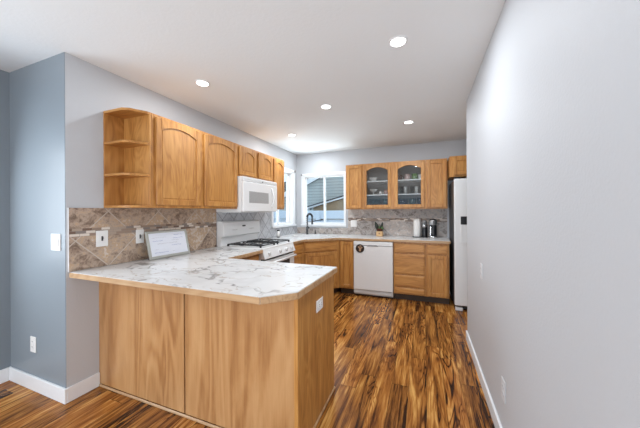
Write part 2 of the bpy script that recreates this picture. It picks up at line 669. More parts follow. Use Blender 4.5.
# back wall with its window opening
BX0, BX1, BZ0, BZ1 = 0.140, 0.985, 1.09, 2.035
struct(MB().box(-TH, BX0, D, D + TH, 0, C).box(BX1, XR + TH, D, D + TH, 0, C).box(BX0, BX1, D, D + TH, 0, BZ0).box(BX0, BX1, D, D + TH, BZ1, C),
       'wall_back', M['wall'], None, 'grey back wall around the sink window')
struct(MB().box(W, W + 0.115, YR, YE, 0, C), 'wall_right', M['wall'], None, 'long pale wall along the right side')
struct(MB().box(XR, XR + TH, 1.6, D, 0, C).box(W + 0.115, XR, 1.5, 1.6, 0, C), 'wall_alcove', M['wall'])
struct(MB().box(XL - TH, -0.25, YR - TH, YR, 0, C).box(2.45, W + 0.115, YR - TH, YR, 0, C).box(-0.25, 2.45, YR - TH, YR, 2.12, C),
       'wall_rear', M['wall'])


def baseboard(name, segs):
    mb = MB()
    for s in segs:
        mb.box(*s, 0.003)
    struct(mb, name, M['trim'], None, 'white flat baseboard')


baseboard('baseboard_front', [(XL, 0.015, Y0 - 0.015, Y0, 0, 0.105)])
baseboard('baseboard_left', [(0.0, 0.015, Y0 - 0.0, 1.303, 0, 0.105)])
baseboard('baseboard_dining', [(XL, XL + 0.015, YR, Y0 - 0.015, 0, 0.105)])
baseboard('baseboard_right', [(W - 0.014, W, YR, YE + 0.014, 0, 0.095), (W, W + 0.115, YE, YE + 0.014, 0, 0.095)])

# backsplash tiling
t1 = struct(MB().box(0.0, 0.009, 1.116, 2.555, 0.916, 1.369), 'trim_1', M['tile_left'], None, 'brown slate tile backsplash left of the stove')
struct(MB().box(0.0, 0.0095, 1.1125, 1.116, 0.916, 1.3695), 'tile_edge', M['trim'], t1)
struct(MB().box(0.0, 0.009, 2.556, WY0 - 0.08, 0.916, 1.369).box(0.0, 0.009, WY0 - 0.08, D, 0.916, 1.05), 'trim_2', M['tile_pale'], None,
       'pale tile backsplash behind the stove')
struct(MB().box(1.045, 2.69, D - 0.009, D, 0.916, 1.369).box(0.009, 1.045, D - 0.009, D, 0.916, 1.03), 'trim_3', M['tile_back'], None,
       'grey slate tile backsplash on the back wall')


def window_back():
    w = thing('window_2', 'white sliding window above the sink looking at siding', 'window', ((BX0 + BX1) / 2, D, BZ0), 0, None, 'structure')
    cx = (BX0 + BX1) / 2
    h, z1 = (BX1 - BX0) / 2, BZ1 - BZ0
    f = MB()   # casing on the wall face
    f.box(-h - 0.035, -h, -0.018, 0.0, -0.0, z1 + 0.04, 0.002).box(h, h + 0.030, -0.018, 0.0, 0.0, z1 + 0.04, 0.002)
    f.box(-h - 0.0, h + 0.0, -0.018, 0.0, z1, z1 + 0.04, 0.002)
    f.build('casing', M['trim'], w)
    MB().box(-h - 0.045, h + 0.035, -0.035, 0.0, -0.025, 0.0, 0.003).box(-h - 0.035, h + 0.03, -0.016, 0.0, -0.045, -0.025, 0.002).build('sill', M['trim'], w)
    j = MB()   # jamb lining
    j.box(-h, -h + 0.012, 0, TH, 0, z1).box(h - 0.012, h, 0, TH, 0, z1).box(-h + 0.012, h - 0.012, 0, TH, z1 - 0.012, z1).box(-h + 0.012, h - 0.012, 0, TH, 0, 0.012)
    j.build('jamb', M['trim'], w)
    for s in (-1, 1):
        x0, x1 = (-h + 0.012, 0.018) if s < 0 else (-0.018, h - 0.012)
        y0 = 0.075 if s < 0 else 0.05
        q = MB()
        q.box(x0, x0 + 0.026, y0, y0 + 0.025, 0.012, z1 - 0.012, 0.002).box(x1 - 0.026, x1, y0, y0 + 0.025, 0.012, z1 - 0.012, 0.002)
        q.box(x0 + 0.026, x1 - 0.026, y0, y0 + 0.025, 0.012, 0.04, 0.002).box(x0 + 0.026, x1 - 0.026, y0, y0 + 0.025, z1 - 0.04, z1 - 0.012, 0.002)
        so = q.build('sash', M['trim'], w)
        MB().box(x0 + 0.026, x1 - 0.026, y0 + 0.010, y0 + 0.014, 0.04, z1 - 0.04).build('pane', M['glass'], so)
    MB().box(-h - 0.033, -h - 0.012, -0.042, -0.018, z1 + 0.0, z1 + 0.035, 0.003).build('blind_bracket', M['grey'], w)


window_back()


def window_left():
    w = thing('window_1', 'white window on the left wall beside the narrow upper cabinet', 'window', (0, (WY0 + WY1) / 2, WZ0), PI / 2, None, 'structure')
    h, z1 = (WY1 - WY0) / 2, WZ1 - WZ0
    f = MB()
    f.box(-h - 0.06, -h, -0.018, 0.0, 0, z1 + 0.05, 0.002).box(h, h + 0.05, -0.018, 0.0, 0, z1 + 0.05, 0.002).box(-h, h, -0.018, 0, z1, z1 + 0.05, 0.002)
    f.build('casing', M['trim'], w)
    MB().box(-h - 0.06, h + 0.06, -0.045, 0.0, -0.035, 0.0, 0.003).build('sill', M['trim'], w)
    j = MB()
    j.box(-h, -h + 0.012, 0, TH, 0, z1).box(h - 0.012, h, 0, TH, 0, z1).box(-h + 0.012, h - 0.012, 0, TH, z1 - 0.012, z1).box(-h + 0.012, h - 0.012, 0, TH, 0, 0.012)
    j.build('jamb', M['trim'], w)
    mid = 4.187 - (WY0 + WY1) / 2
    for s in (-1, 1):
        x0, x1 = (-h + 0.012, mid + 0.02) if s < 0 else (mid - 0.02, h - 0.012)
        y0 = 0.100 if s < 0 else 0.075
        q = MB()
        q.box(x0, x0 + 0.035, y0, y0 + 0.025, 0.012, z1 - 0.012, 0.002).box(x1 - 0.035, x1, y0, y0 + 0.025, 0.012, z1 - 0.012, 0.002)
        q.box(x0 + 0.035, x1 - 0.035, y0, y0 + 0.025, 0.012, 0.045, 0.002).box(x0 + 0.035, x1 - 0.035, y0, y0 + 0.025, z1 - 0.05, z1 - 0.012, 0.002)
        so = q.build('sash', M['trim'], w)
        MB().box(x0 + 0.035, x1 - 0.035, y0 + 0.010, y0 + 0.014, 0.045, z1 - 0.05).build('pane', M['glass'], so)
    MB().box(h + 0.022, h + 0.045, -0.045, -0.018, z1 + 0.005, z1 + 0.045, 0.003).build('blind_bracket', M['grey'], w)


window_left()

# ------------------------------------------------------------ outside the windows
struct(MB().box(-9, 9, D + TH + 0.02, 20, -0.62, -0.5).box(-9, -TH - 0.6, 1.4, D + TH + 0.02, -0.62, -0.5), 'ground', M['ground'], None, 'pale ground outside')


def fence(name, label, p0, p1, loc):
    t = thing(name, label, 'fence', loc, 0, 'white vinyl fence runs outside')
    horizontal = abs(p1[0] - p0[0]) > abs(p1[1] - p0[1])
    L = abs((p1[0] - p0[0]) if horizontal else (p1[1] - p0[1]))
    b, r = MB(), MB()
    n = int(L / 0.15)
    for i in range(n):
        a0, a1 = i * L / n, (i + 1) * L / n - 0.004
        if horizontal:
            b.box(a0, a1, -0.012, 0.012, -0.4, 1.60)
        else:
            b.box(-0.012, 0.012, a0, a1, -0.4, 1.60)
    if horizontal:
        r.box(0, L, -0.03, 0.03, 1.62, 1.87, 0.01).box(0, L, -0.03, 0.03, 1.585, 1.60)
    else:
        r.box(-0.03, 0.03, 0, L, 1.62, 1.87, 0.01).box(-0.03, 0.03, 0, L, 1.585, 1.60)
    b.build('fence_boards', M['vinyl'], t, (0, 0, 0))
    r.build('rail', M['vinyl'], t, (0, 0, 0))
    for i in range(4):
        a = i * L / 3
        q = MB()
        if horizontal:
            q.box(a - 0.06, a + 0.06, -0.06, 0.06, 0.0, 1.86, 0.005)
        else:
            q.box(-0.06, 0.06, a - 0.06, a + 0.06, 0.0, 1.86, 0.005)
        q.build('post', M['vinyl'], t)


fence('vinyl_fence', 'white vinyl fence seen through the sink window', (-2.6, 7.6), (3.2, 7.6), (-2.6, 7.6, -0.5))
fence('vinyl_fence', 'white vinyl fence seen through the left wall window', (-2.7, 4.6), (-2.7, 7.4), (-2.7, 4.6, -0.5))


def house():
    t = thing('house', 'neighbour house with grey lap siding outside the sink window', 'house', (0, 8.8, -0.5))
    # gable end wall, rake climbing to the right from the left eave
    k = (2.59 - 2.267) / (1.615 - 0.921)

    def rz(x):
        return 2.267 + 0.5 + k * (x + 1.615)
    xa, xb = -3.0, 2.2
    MB().prism([(xa, 0), (xb, 0), (xb, rz(xb)), (xa, rz(xa))], 'y', 0.0, 0.15).build('siding_wall', M['siding'], t)
    MB().prism([(xa - .3, rz(xa - .3) - 0.02), (xb, rz(xb) - 0.02), (xb, rz(xb) + 0.16), (xa - .3, rz(xa - .3) + 0.16)], 'y', -0.16, -0.12).build('rake_board', M['trim'], t)
    MB().prism([(xa - .3, rz(xa - .3) + 0.16), (xb, rz(xb) + 0.16), (xb, rz(xb) + 0.52), (xa - .3, rz(xa - .3) + 0.52)], 'y', -0.17, 3.0).build('roof', M['siding_dark'], t)
    MB().prism([(xa - .3, rz(xa - .3) + 0.14), (xb, rz(xb) + 0.14), (xb, rz(xb) + 0.16), (xa - .3, rz(xa - .3) + 0.16)], 'y', -0.12, 0.0).build('soffit', M['trim'], t)


house()


def shed():
    t = thing('shed', 'tan shed gable with white trim behind the fence', 'shed', (0, 8.2, -0.5))
    k = (1.734 - 1.47) / (1.23 - 0.233)

    def rz(x):
        return 0.5 + 1.44 + k * (x + 1.23)
    xa, xb = -1.08, 1.4
    MB().prism([(xa, 0), (xb, 0), (xb, rz(xb)), (xa, rz(xa))], 'y', 0.0, 0.4).build('shed_wall', M['tanwall'], t)
    MB().prism([(xa - .22, rz(xa - .22)), (xb, rz(xb)), (xb, rz(xb) + 0.05), (xa - .22, rz(xa - .22) + 0.05)], 'y', -0.12, -0.08).build('trim_board', M['trim'], t)
    MB().prism([(xa - .25, rz(xa - .25) + 0.05), (xb, rz(xb) + 0.05), (xb, rz(xb) + 0.085), (xa - .25, rz(xa - .25) + 0.085)], 'y', -0.14, 0.45).build('roof', M['siding_dark'], t)
    MB().box(-1.18, -1.12, -0.1, -0.02, 1.90, 1.98, 0.01).build('outdoor_lamp', M['slot'], t)


shed()

# ------------------------------------------------------------ cabinets (local frame: width along x, back at y=0, front at y=-depth)
DT = 0.02   # door thickness


def arc_pts(xl, xr, zt, rise, n=14):
    """points of an arch from right to left; peak height zt, springing zt-rise"""
    c, h = (xl + xr) / 2, (xr - xl) / 2
    return [(c + h * math.cos(PI * i / n), zt - rise + rise * math.sin(PI * i / n) ** 0.8) for i in range(n + 1)]


def arc_soft(xl, xr, zt, rise, n=14):
    c, h = (xl + xr) / 2, (xr - xl) / 2
    out = []
    for i in range(n + 1):
        u = 1 - 2 * i / n
        out.append((c + h * u, zt - rise * u * u))
    return out


def door(par, x0, x1, z0, z1, yf, arch=0.0, glass_pane=False, st=0.052, handle=None, name='door', label=None):
    """overlay door between x0..x1, z0..z1 whose back is at yf; front at yf-DT"""
    f = MB()
    ya, yb = yf - DT, yf
    f.box(x0, x0 + st, ya, yb, z0, z1, 0.005).box(x1 - st, x1, ya, yb, z0, z1, 0.005)
    f.box(x0 + st, x1 - st, ya + 0.0005, yb, z0, z0 + st, 0.003)
    xl, xr = x0 + st, x1 - st
    zt = z1 - st * 0.95
    if arch:
        arc = arc_soft(xl, xr, zt, arch)
        poly = [(xl, z1), (xl, arc[-1][1])] + arc[::-1][1:-1] + [(xr, arc[0][1]), (xr, z1)]
        f.prism(poly, 'y', ya + 0.0005, yb)
    else:
        f.box(xl, xr, ya + 0.0005, yb, zt, z1, 0.003)
    d = f.build(name, M['oak_z'], par)

    def poly(i, drop):
        if arch:
            a = arc_soft(xl + i, xr - i, zt - i, arch * (1 - 2 * i / (xr - xl)))
            return [(xr - i, z0 + st + i)] + a + [(xl + i, z0 + st + i)]
        return [(xl + i, z0 + st + i), (xr - i, z0 + st + i), (xr - i, zt - i), (xl + i, zt - i)]
    if glass_pane:
        MB().prism(poly(-0.004, 0), 'y', ya + 0.010, ya + 0.013).build('pane', M['cabinet_glass'], d)
    else:
        p = MB()
        p.prism(poly(-0.003, 0), 'y', ya + 0.011, yb - 0.001)
        p.prism(poly(0.009, 0), 'y', ya + 0.008, ya + 0.012, 0.002)
        p.build('door_panel', M['oak_z'], d)
    if label:
        d['label'] = label
    return d


def drawer(par, x0, x1, z0, z1, yf):
    f = MB()
    f.box(x0, x1, yf - DT + 0.004, yf, z0, z1, 0.003)
    f.box(x0 + 0.012, x1 - 0.012, yf - DT, yf - DT + 0.006, z0 + 0.012, z1 - 0.012, 0.004)
    return f.build('drawer_front', M['oak_x'], par)


def upper_box(w, h, dep, hollow=False):
    b = MB()
    if not hollow:
        b.box(-w / 2, w / 2, -dep, 0, 0, h, 0.0015)
    return b


Z0, Z1 = 1.371, 2.13
UD = 0.318   # depth of the upper cabinets without doors
HU = Z1 - Z0


def upper(label, wall, a0, a1, z0, z1, doors, dep=UD, arch=0.044, st=0.050):
    """wall 'L' (faces +x) or 'B' (faces -y); a0..a1 position along the wall, doors = list of (d0,d1)"""
    c = (a0 + a1) / 2
    loc, rz = ((0.002, c, z0), PI / 2) if wall == 'L' else ((c, D - 0.001, z0), 0)
    t = thing('upper_cabinet', label, 'cabinet', loc, rz)
    h = z1 - z0
    upper_box(a1 - a0 - 0.001, h, dep).build('cabinet_body', M['oak_z'], t)
    for d0, d1 in doors:
        door(t, d0 - c, d1 - c, 0.022, h - 0.022, -dep, arch, False, st)
    return t


upper('oak double door upper cabinet between the open end shelf and the microwave', 'L', 1.502, 2.550, Z0, Z1, [(1.530, 1.990), (2.040, 2.535)])
upper('short oak upper cabinet with two arched doors above the microwave', 'L', 2.551, 3.330, 1.755, Z1, [(2.575, 2.915), (2.965, 3.315)], UD, 0.050, 0.048)
upper('narrow oak upper cabinet between microwave and left window', 'L', 3.331, 3.662, Z0, Z1, [(3.350, 3.645)], UD, 0.045)
upper('narrow flat panel upper cabinet right beside the sink window', 'B', 1.092, 1.388, Z0, Z1, [(1.112, 1.372)], UD, 0.0)
upper('narrow flat panel upper cabinet right of the glass door cabinet', 'B', 2.368, 2.676, Z0, Z1, [(2.385, 2.660)], UD, 0.0)
upper('short deep oak cabinet above the white refrigerator', 'B', 2.690, 3.60, 1.825, 2.12, [(2.735, 3.14), (3.15, 3.57)], 0.50, 0.0)


def glass_cabinet():
    a0, a1 = 1.389, 2.367
    c = (a0 + a1) / 2
    w = a1 - a0 - 0.001
    t = thing('upper_cabinet', 'oak upper cabinet with two arched glass doors showing dishes', 'cabinet', (c, D, Z0))
    b = MB()
    b.box(-w / 2, -w / 2 + 0.016, -UD, 0, 0, HU).box(w / 2 - 0.016, w / 2, -UD, 0, 0, HU)
    b.box(-w / 2 + 0.016, w / 2 - 0.016, -UD, 0, 0, 0.03).box(-w / 2 + 0.016, w / 2 - 0.016, -UD, 0, HU - 0.03, HU)
    b.box(-0.035, 0.035, -UD, -UD + 0.02, 0.03, HU - 0.03)
    b.build('cabinet_body', M['oak_z'], t)
    MB().box(-w / 2 + 0.016, w / 2 - 0.016, -0.008, 0, 0.03, HU - 0.03).build('back_panel', M['interior'], t)
    for z in (1.615, 1.842):
        for x0, x1 in ((-w / 2 + 0.017, -0.001), (0.001, w / 2 - 0.017)):
            MB().box(x0, x1, -UD + 0.022, -0.009, z - Z0 - 0.018, z - Z0, 0.001).build('shelf', M['white_grey'] if False else M['trim'], t)
    door(t, 1.404 - c, 1.850 - c, 0.022, HU - 0.022, -UD, 0.055, True, 0.05)
    door(t, 1.906 - c, 2.352 - c, 0.022, HU - 0.022, -UD, 0.055, True, 0.05)


glass_cabinet()


def end_shelf():
    t = thing('end_shelf', 'open oak end shelf unit with clipped corners at the left end', 'shelf', (0.001, 1.341, Z0))
    # local frame here: x out of the wall, y along the wall to the cabinet side
    L = 0.160
    MB().box(0.0, 0.012, 0.0, L, 0, HU, 0.001).build('back_panel', M['oak_z'], t)
    MB().box(0.012, UD, L - 0.014, L, 0, HU, 0.001).build('side_panel', M['oak_z'], t)
    pl = [(0.012, 0.0), (0.215, 0.0), (0.262, 0.03), (UD - 0.002, L - 0.03), (UD - 0.002, L - 0.014), (0.012, L - 0.014)]
    for z in (0.0, 1.618 - Z0, 1.868 - Z0, HU - 0.018):
        MB().prism(pl, 'z', z, z + 0.018, 0.001).build('shelf_board', M['oak_x'], t)


end_shelf()

BD = 0.610      # base cabinet depth
CZ = 0.876      # underside of worktops


def base(label, loc, rz, w, fronts, dep=BD):
    t = thing('base_cabinet', label, 'cabinet', loc, rz)
    MB().box(-w / 2, w / 2, -dep, 0, 0.10, CZ, 0.0015).build('cabinet_body', M['oak_z'], t)
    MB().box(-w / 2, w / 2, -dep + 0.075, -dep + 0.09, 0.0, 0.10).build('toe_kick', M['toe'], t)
    for f in fronts:
        if f[0] == 'drawer':
            drawer(t, f[1], f[2], f[3], f[4], -dep)
        else:
            door(t, f[1], f[2], f[3], f[4], -dep, 0.0, False, f[5] if len(f) > 5 else 0.05)
    return t


def back_base(label, x0, x1, fronts):
    c = (x0 + x1) / 2
    return base(label, (c, D, 0), 0, x1 - x0 - 0.001, [(f[0], f[1] - c, f[2] - c) + tuple(f[3:]) for f in fronts])


back_base('narrow oak base cabinet left of the dishwasher', 1.060, 1.300, [('door', 1.088, 1.290, 0.125, 0.855, 0.045)])
back_base('oak base cabinet with a stack of four drawers right of the dishwasher', 1.912, 2.366,
          [('drawer', 1.928, 2.350, 0.720, 0.850), ('drawer', 1.928, 2.350, 0.405, 0.700), ('drawer', 1.928, 2.350, 0.215, 0.388), ('drawer', 1.928, 2.350, 0.112, 0.200)])
back_base('oak base cabinet with one drawer over one door beside the refrigerator', 2.367, 2.674,
          [('drawer', 2.388, 2.656, 0.720, 0.850), ('door', 2.388, 2.656, 0.115, 0.700, 0.05)])
# left run: base cabinets face +x
base('oak base cabinet between the peninsula and the stove', (0.002, 2.236, 0), PI / 2, 0.630,
     [('drawer', -0.29, 0.29, 0.720, 0.850), ('door', -0.29, -0.005, 0.115, 0.70), ('door', 0.005, 0.29, 0.115, 0.70)])
base('narrow oak base cabinet right of the stove', (0.002, 3.520, 0), PI / 2, 0.398,
     [('drawer', -0.185, 0.185, 0.720, 0.850), ('door', -0.185, 0.185, 0.115, 0.70)])


def corner_base():
    A, B = Vector((0.61, 3.722, 0)), Vector((1.055, 4.159, 0))
    t = thing('base_cabinet', 'diagonal oak corner base cabinet under the sink', 'cabinet', (0, D, 0))
    o = Vector((0, D, 0))
    pts = [(0.002, 3.722 - D), (0.61, 3.722 - D), (1.055, 4.159 - D), (1.057, -0.002), (0.002, -0.002)]
    inn = [(0.02, 3.74 - D), (0.602, 3.74 - D), (1.037, 4.168 - D), (1.037, -0.02), (0.02, -0.02)]
    MB().slab_hole(pts, inn, 0.118, CZ).prism(pts, 'z', 0.10, 0.118).build('cabinet_body', M['oak_z'], t)
    kp = [(0.02, 3.75 - D), (0.557, 3.775 - D), (1.002, 4.212 - D), (1.02, -0.02), (0.02, -0.02)]
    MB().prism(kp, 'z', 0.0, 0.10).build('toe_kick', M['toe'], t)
    # a front frame carrying the false drawer and the door, on the diagonal face
    mid = (A + B) / 2 - o
    L = (B - A).length
    ang = math.atan2(B.y - A.y, B.x - A.x)
    fr = MB().box(-L / 2, L / 2, -0.004, 0.0, 0.10, CZ).build('face_frame', M['oak_z'], t)
    fr.location = mid
    fr.rotation_euler = (0, 0, ang)
    drawer(fr, -L / 2 + 0.03, L / 2 - 0.045, 0.715, 0.850, -0.004)
    f = door(fr, -L / 2 + 0.03, L / 2 - 0.045, 0.125, 0.695, -0.004, 0.0, False, 0.055)
    # keep the panel at sub-part depth: fold it into the same level as the door
    for ch in list(f.children):
        ch.parent = fr


corner_base()


def peninsula():
    X1, ya, yb = 1.706, 1.305, 1.92
    t = thing('base_cabinet', 'peninsula base clad in pale plywood panels with oak end panel', 'cabinet', (X1 / 2, ya, 0))
    h = X1 / 2
    MB().box(-h + 0.02, h - 0.02, 0.019, yb - ya - 0.02, 0.0, CZ).build('cabinet_body', M['oak_z'], t)
    xs = 0.882 - h
    MB().box(-h + 0.001, xs - 0.006, 0.0, 0.018, 0.018, CZ, 0.001).build('back_panel', M['ply'], t)
    MB().box(xs + 0.006, h - 0.024, 0.0, 0.018, 0.018, CZ, 0.001).build('back_panel', M['ply'], t)
    MB().box(xs - 0.006, xs + 0.006, 0.010, 0.018, 0.018, CZ).build('joint_strip', M['toe'], t)
    MB().box(h - 0.024, h, -0.003, 0.020, 0.0, CZ, 0.002).build('corner_post', M['oak_z'], t)
    MB().box(h - 0.019, h, 0.0205, yb - ya, 0.0, CZ, 0.001).build('end_panel', M['oak_z'], t)
    MB().box(-h + 0.016, h - 0.024, -0.012, -0.0005, 0.0, 0.018, 0.004).build('base_moulding', M['edge'], t)
    MB().box(h + 0.0005, h + 0.010, 0.0, yb - ya, 0.0, 0.016, 0.003).build('base_moulding', M['edge'], t)


peninsula()

# ------------------------------------------------------------ worktops


def strip(mb, p, q, z0, z1, th):
    """edge strip outside the segment p->q (solid on the left of travel)"""
    p, q = Vector((*p, 0)), Vector((*q, 0))
    d = (q - p).normalized()
    n = Vector((d.y, -d.x, 0))
    mb.prism([tuple((p)[:2]), tuple(q[:2]), tuple((q + n * th + d * 0)[:2]), tuple((p + n * th)[:2])], 'z', z0, z1, 0.002)


def worktop_peninsula():
    t = thing('worktop', 'white marbled worktop of the peninsula running up to the stove', 'worktop', (0.0, 1.115, CZ))
    y = 1.115
    P = [(0.010, 1.121), (1.590, 1.121), (1.727, 1.256), (1.727, 1.932), (0.662, 1.965), (0.662, 2.552), (0.010, 2.552)]
    P = [(a, b - y) for a, b in P]
    MB().prism(P, 'z', 0.001, 0.038).build('top_slab', M['marble'], t)
    e = MB()
    for i in (0, 1, 2, 3, 4):
        strip(e, P[i], P[i + 1], 0.0, 0.0345, 0.006)
    e.build('edge_strip', M['edge'], t)


worktop_peninsula()

SINK_C, SINK_A = Vector((0.50, 4.27)), PI / 4


def rot2(p, a, c):
    return (c.x + p[0] * math.cos(a) - p[1] * math.sin(a), c.y + p[0] * math.sin(a) + p[1] * math.cos(a))


def rrect(w, h, r, n=5):
    out = []
    for cx, cy, a0 in ((w / 2 - r, h / 2 - r, 0), (-w / 2 + r, h / 2 - r, PI / 2), (-w / 2 + r, -h / 2 + r, PI), (w / 2 - r, -h / 2 + r, 1.5 * PI)):
        for i in range(n + 1):
            a = a0 + PI / 2 * i / n
            out.append((cx + r * math.cos(a), cy + r * math.sin(a)))
    return out


def worktop_back():
    t = thing('worktop', 'white marbled worktop around the sink corner and along the back wall', 'worktop', (0.0, D, CZ))
    P = [(0.010, 3.322), (0.634, 3.322), (0.634, 3.708), (1.068, 4.134), (2.684, 4.134), (2.684, D - 0.010), (0.010, D - 0.010)]
    P = [(a, b - D) for a, b in P]
    hole = [rot2(p, SINK_A, SINK_C) for p in rrect(0.56, 0.40, 0.06)]
    hole = [(a, b - D) for a, b in hole]
    MB().slab_hole(P, hole, 0.001, 0.038).build('top_slab', M['marble'], t)
    e = MB()
    for i in (1, 2, 3, 4):
        strip(e, P[i], P[i + 1], 0.0, 0.0345, 0.006)
    e.build('edge_strip', M['edge'], t)


worktop_back()


def sink():
    t = thing('sink', 'white drop in sink set diagonally in the corner worktop', 'sink', (SINK_C.x, SINK_C.y, 0.9145), SINK_A)
    out, inn, flo = rrect(0.62, 0.46, 0.08), rrect(0.53, 0.37, 0.05), rrect(0.47, 0.31, 0.05)
    b = bmesh.new()
    L = [[b.verts.new((p[0], p[1], z)) for p in ring] for ring, z in ((out, 0.0), (out, 0.008), (inn, 0.010), (inn, -0.02), (flo, -0.17))]
    n = len(out)
    for A, B in zip(L, L[1:]):
        for i in range(n):
            b.faces.new((A[i], A[(i + 1) % n], B[(i + 1) % n], B[i]))
    b.faces.new(L[-1])
    m = MB()
    m.merge(b)
    m.build('basin', M['porcelain'], t)
    MB().cyl((0, 0, -0.169), (0, 0, -0.164), 0.04).build('drain', M['steel'], t)


sink()


def faucet():
    bx, by = 0.335, 4.515
    t = thing('faucet', 'black gooseneck spring faucet standing behind the sink', 'faucet', (bx, by, 0.9145))
    MB().lathe([(0, 0), (0.028, 0), (0.028, 0.006), (0.02, 0.012), (0.021, 0.15), (0.0, 0.15)]).build('faucet_body', M['black'], t)
    d = Vector((0.95, -0.30, 0)).normalized()
    R = 0.060
    pts = [Vector((0, 0, 0.14)), Vector((0, 0, 0.22)), Vector((0, 0, 0.32))]
    for i in range(1, 13):
        a = PI - PI * i / 12
        pts.append(d * (R + R * math.cos(a)) + Vector((0, 0, 0.32 + R * math.sin(a))))
    pts.append(d * 2 * R + Vector((0, 0, 0.27)))
    MB().tube(pts, 0.009, 10).build('hose', M['black'], t)
    coil = []
    tot = len(pts) - 1
    for k in range(420):
        u = k / 419 * tot
        i = min(int(u), tot - 1)
        p = pts[i].lerp(pts[i + 1], u - i)
        tt = (pts[i + 1] - pts[i]).normalized()
        s = tt.cross(Vector((d.y, -d.x, 0))).normalized()
        o = Vector((d.y, -d.x, 0))
        a = k * 0.62
        coil.append(p + (o * math.cos(a) + s * math.sin(a)) * 0.0165)
    MB().tube(coil, 0.0034, 5).build('spring', M['black'], t)
    e = d * 2 * R
    MB().cyl(e + Vector((0, 0, 0.28)), e + Vector((0, 0, 0.19)), 0.014, 0.018).build('spray_head', M['black'], t)
    MB().tube([Vector((0, 0, 0.235)), e + Vector((0, 0, 0.235))], 0.006).build('dock_arm', M['black'], t)
    MB().tube([Vector((0, 0, 0.12)), Vector((0.04, 0.0, 0.13))], 0.012).build('handle', M['black'], t)
    MB().tube([e + Vector((0, 0, 0.245)), e + Vector((0.19, 0.06, 0.275))], 0.009).build('spray_lever', M['black'], t)


faucet()


def soap():
    t = thing('soap_dispenser', 'small black soap pump on the worktop right of the faucet', 'soap dispenser', (0.447, 4.628, 0.9145))
    MB().lathe([(0, 0), (0.018, 0), (0.018, 0.008), (0.011, 0.012), (0.011, 0.055), (0, 0.055)]).build('pump_base', M['black'], t)
    MB().tube([(0, 0, 0.05), (0, 0, 0.075), (0.02, -0.025, 0.078)], 0.006).build('nozzle', M['black'], t)


soap()

# ------------------------------------------------------------ appliances


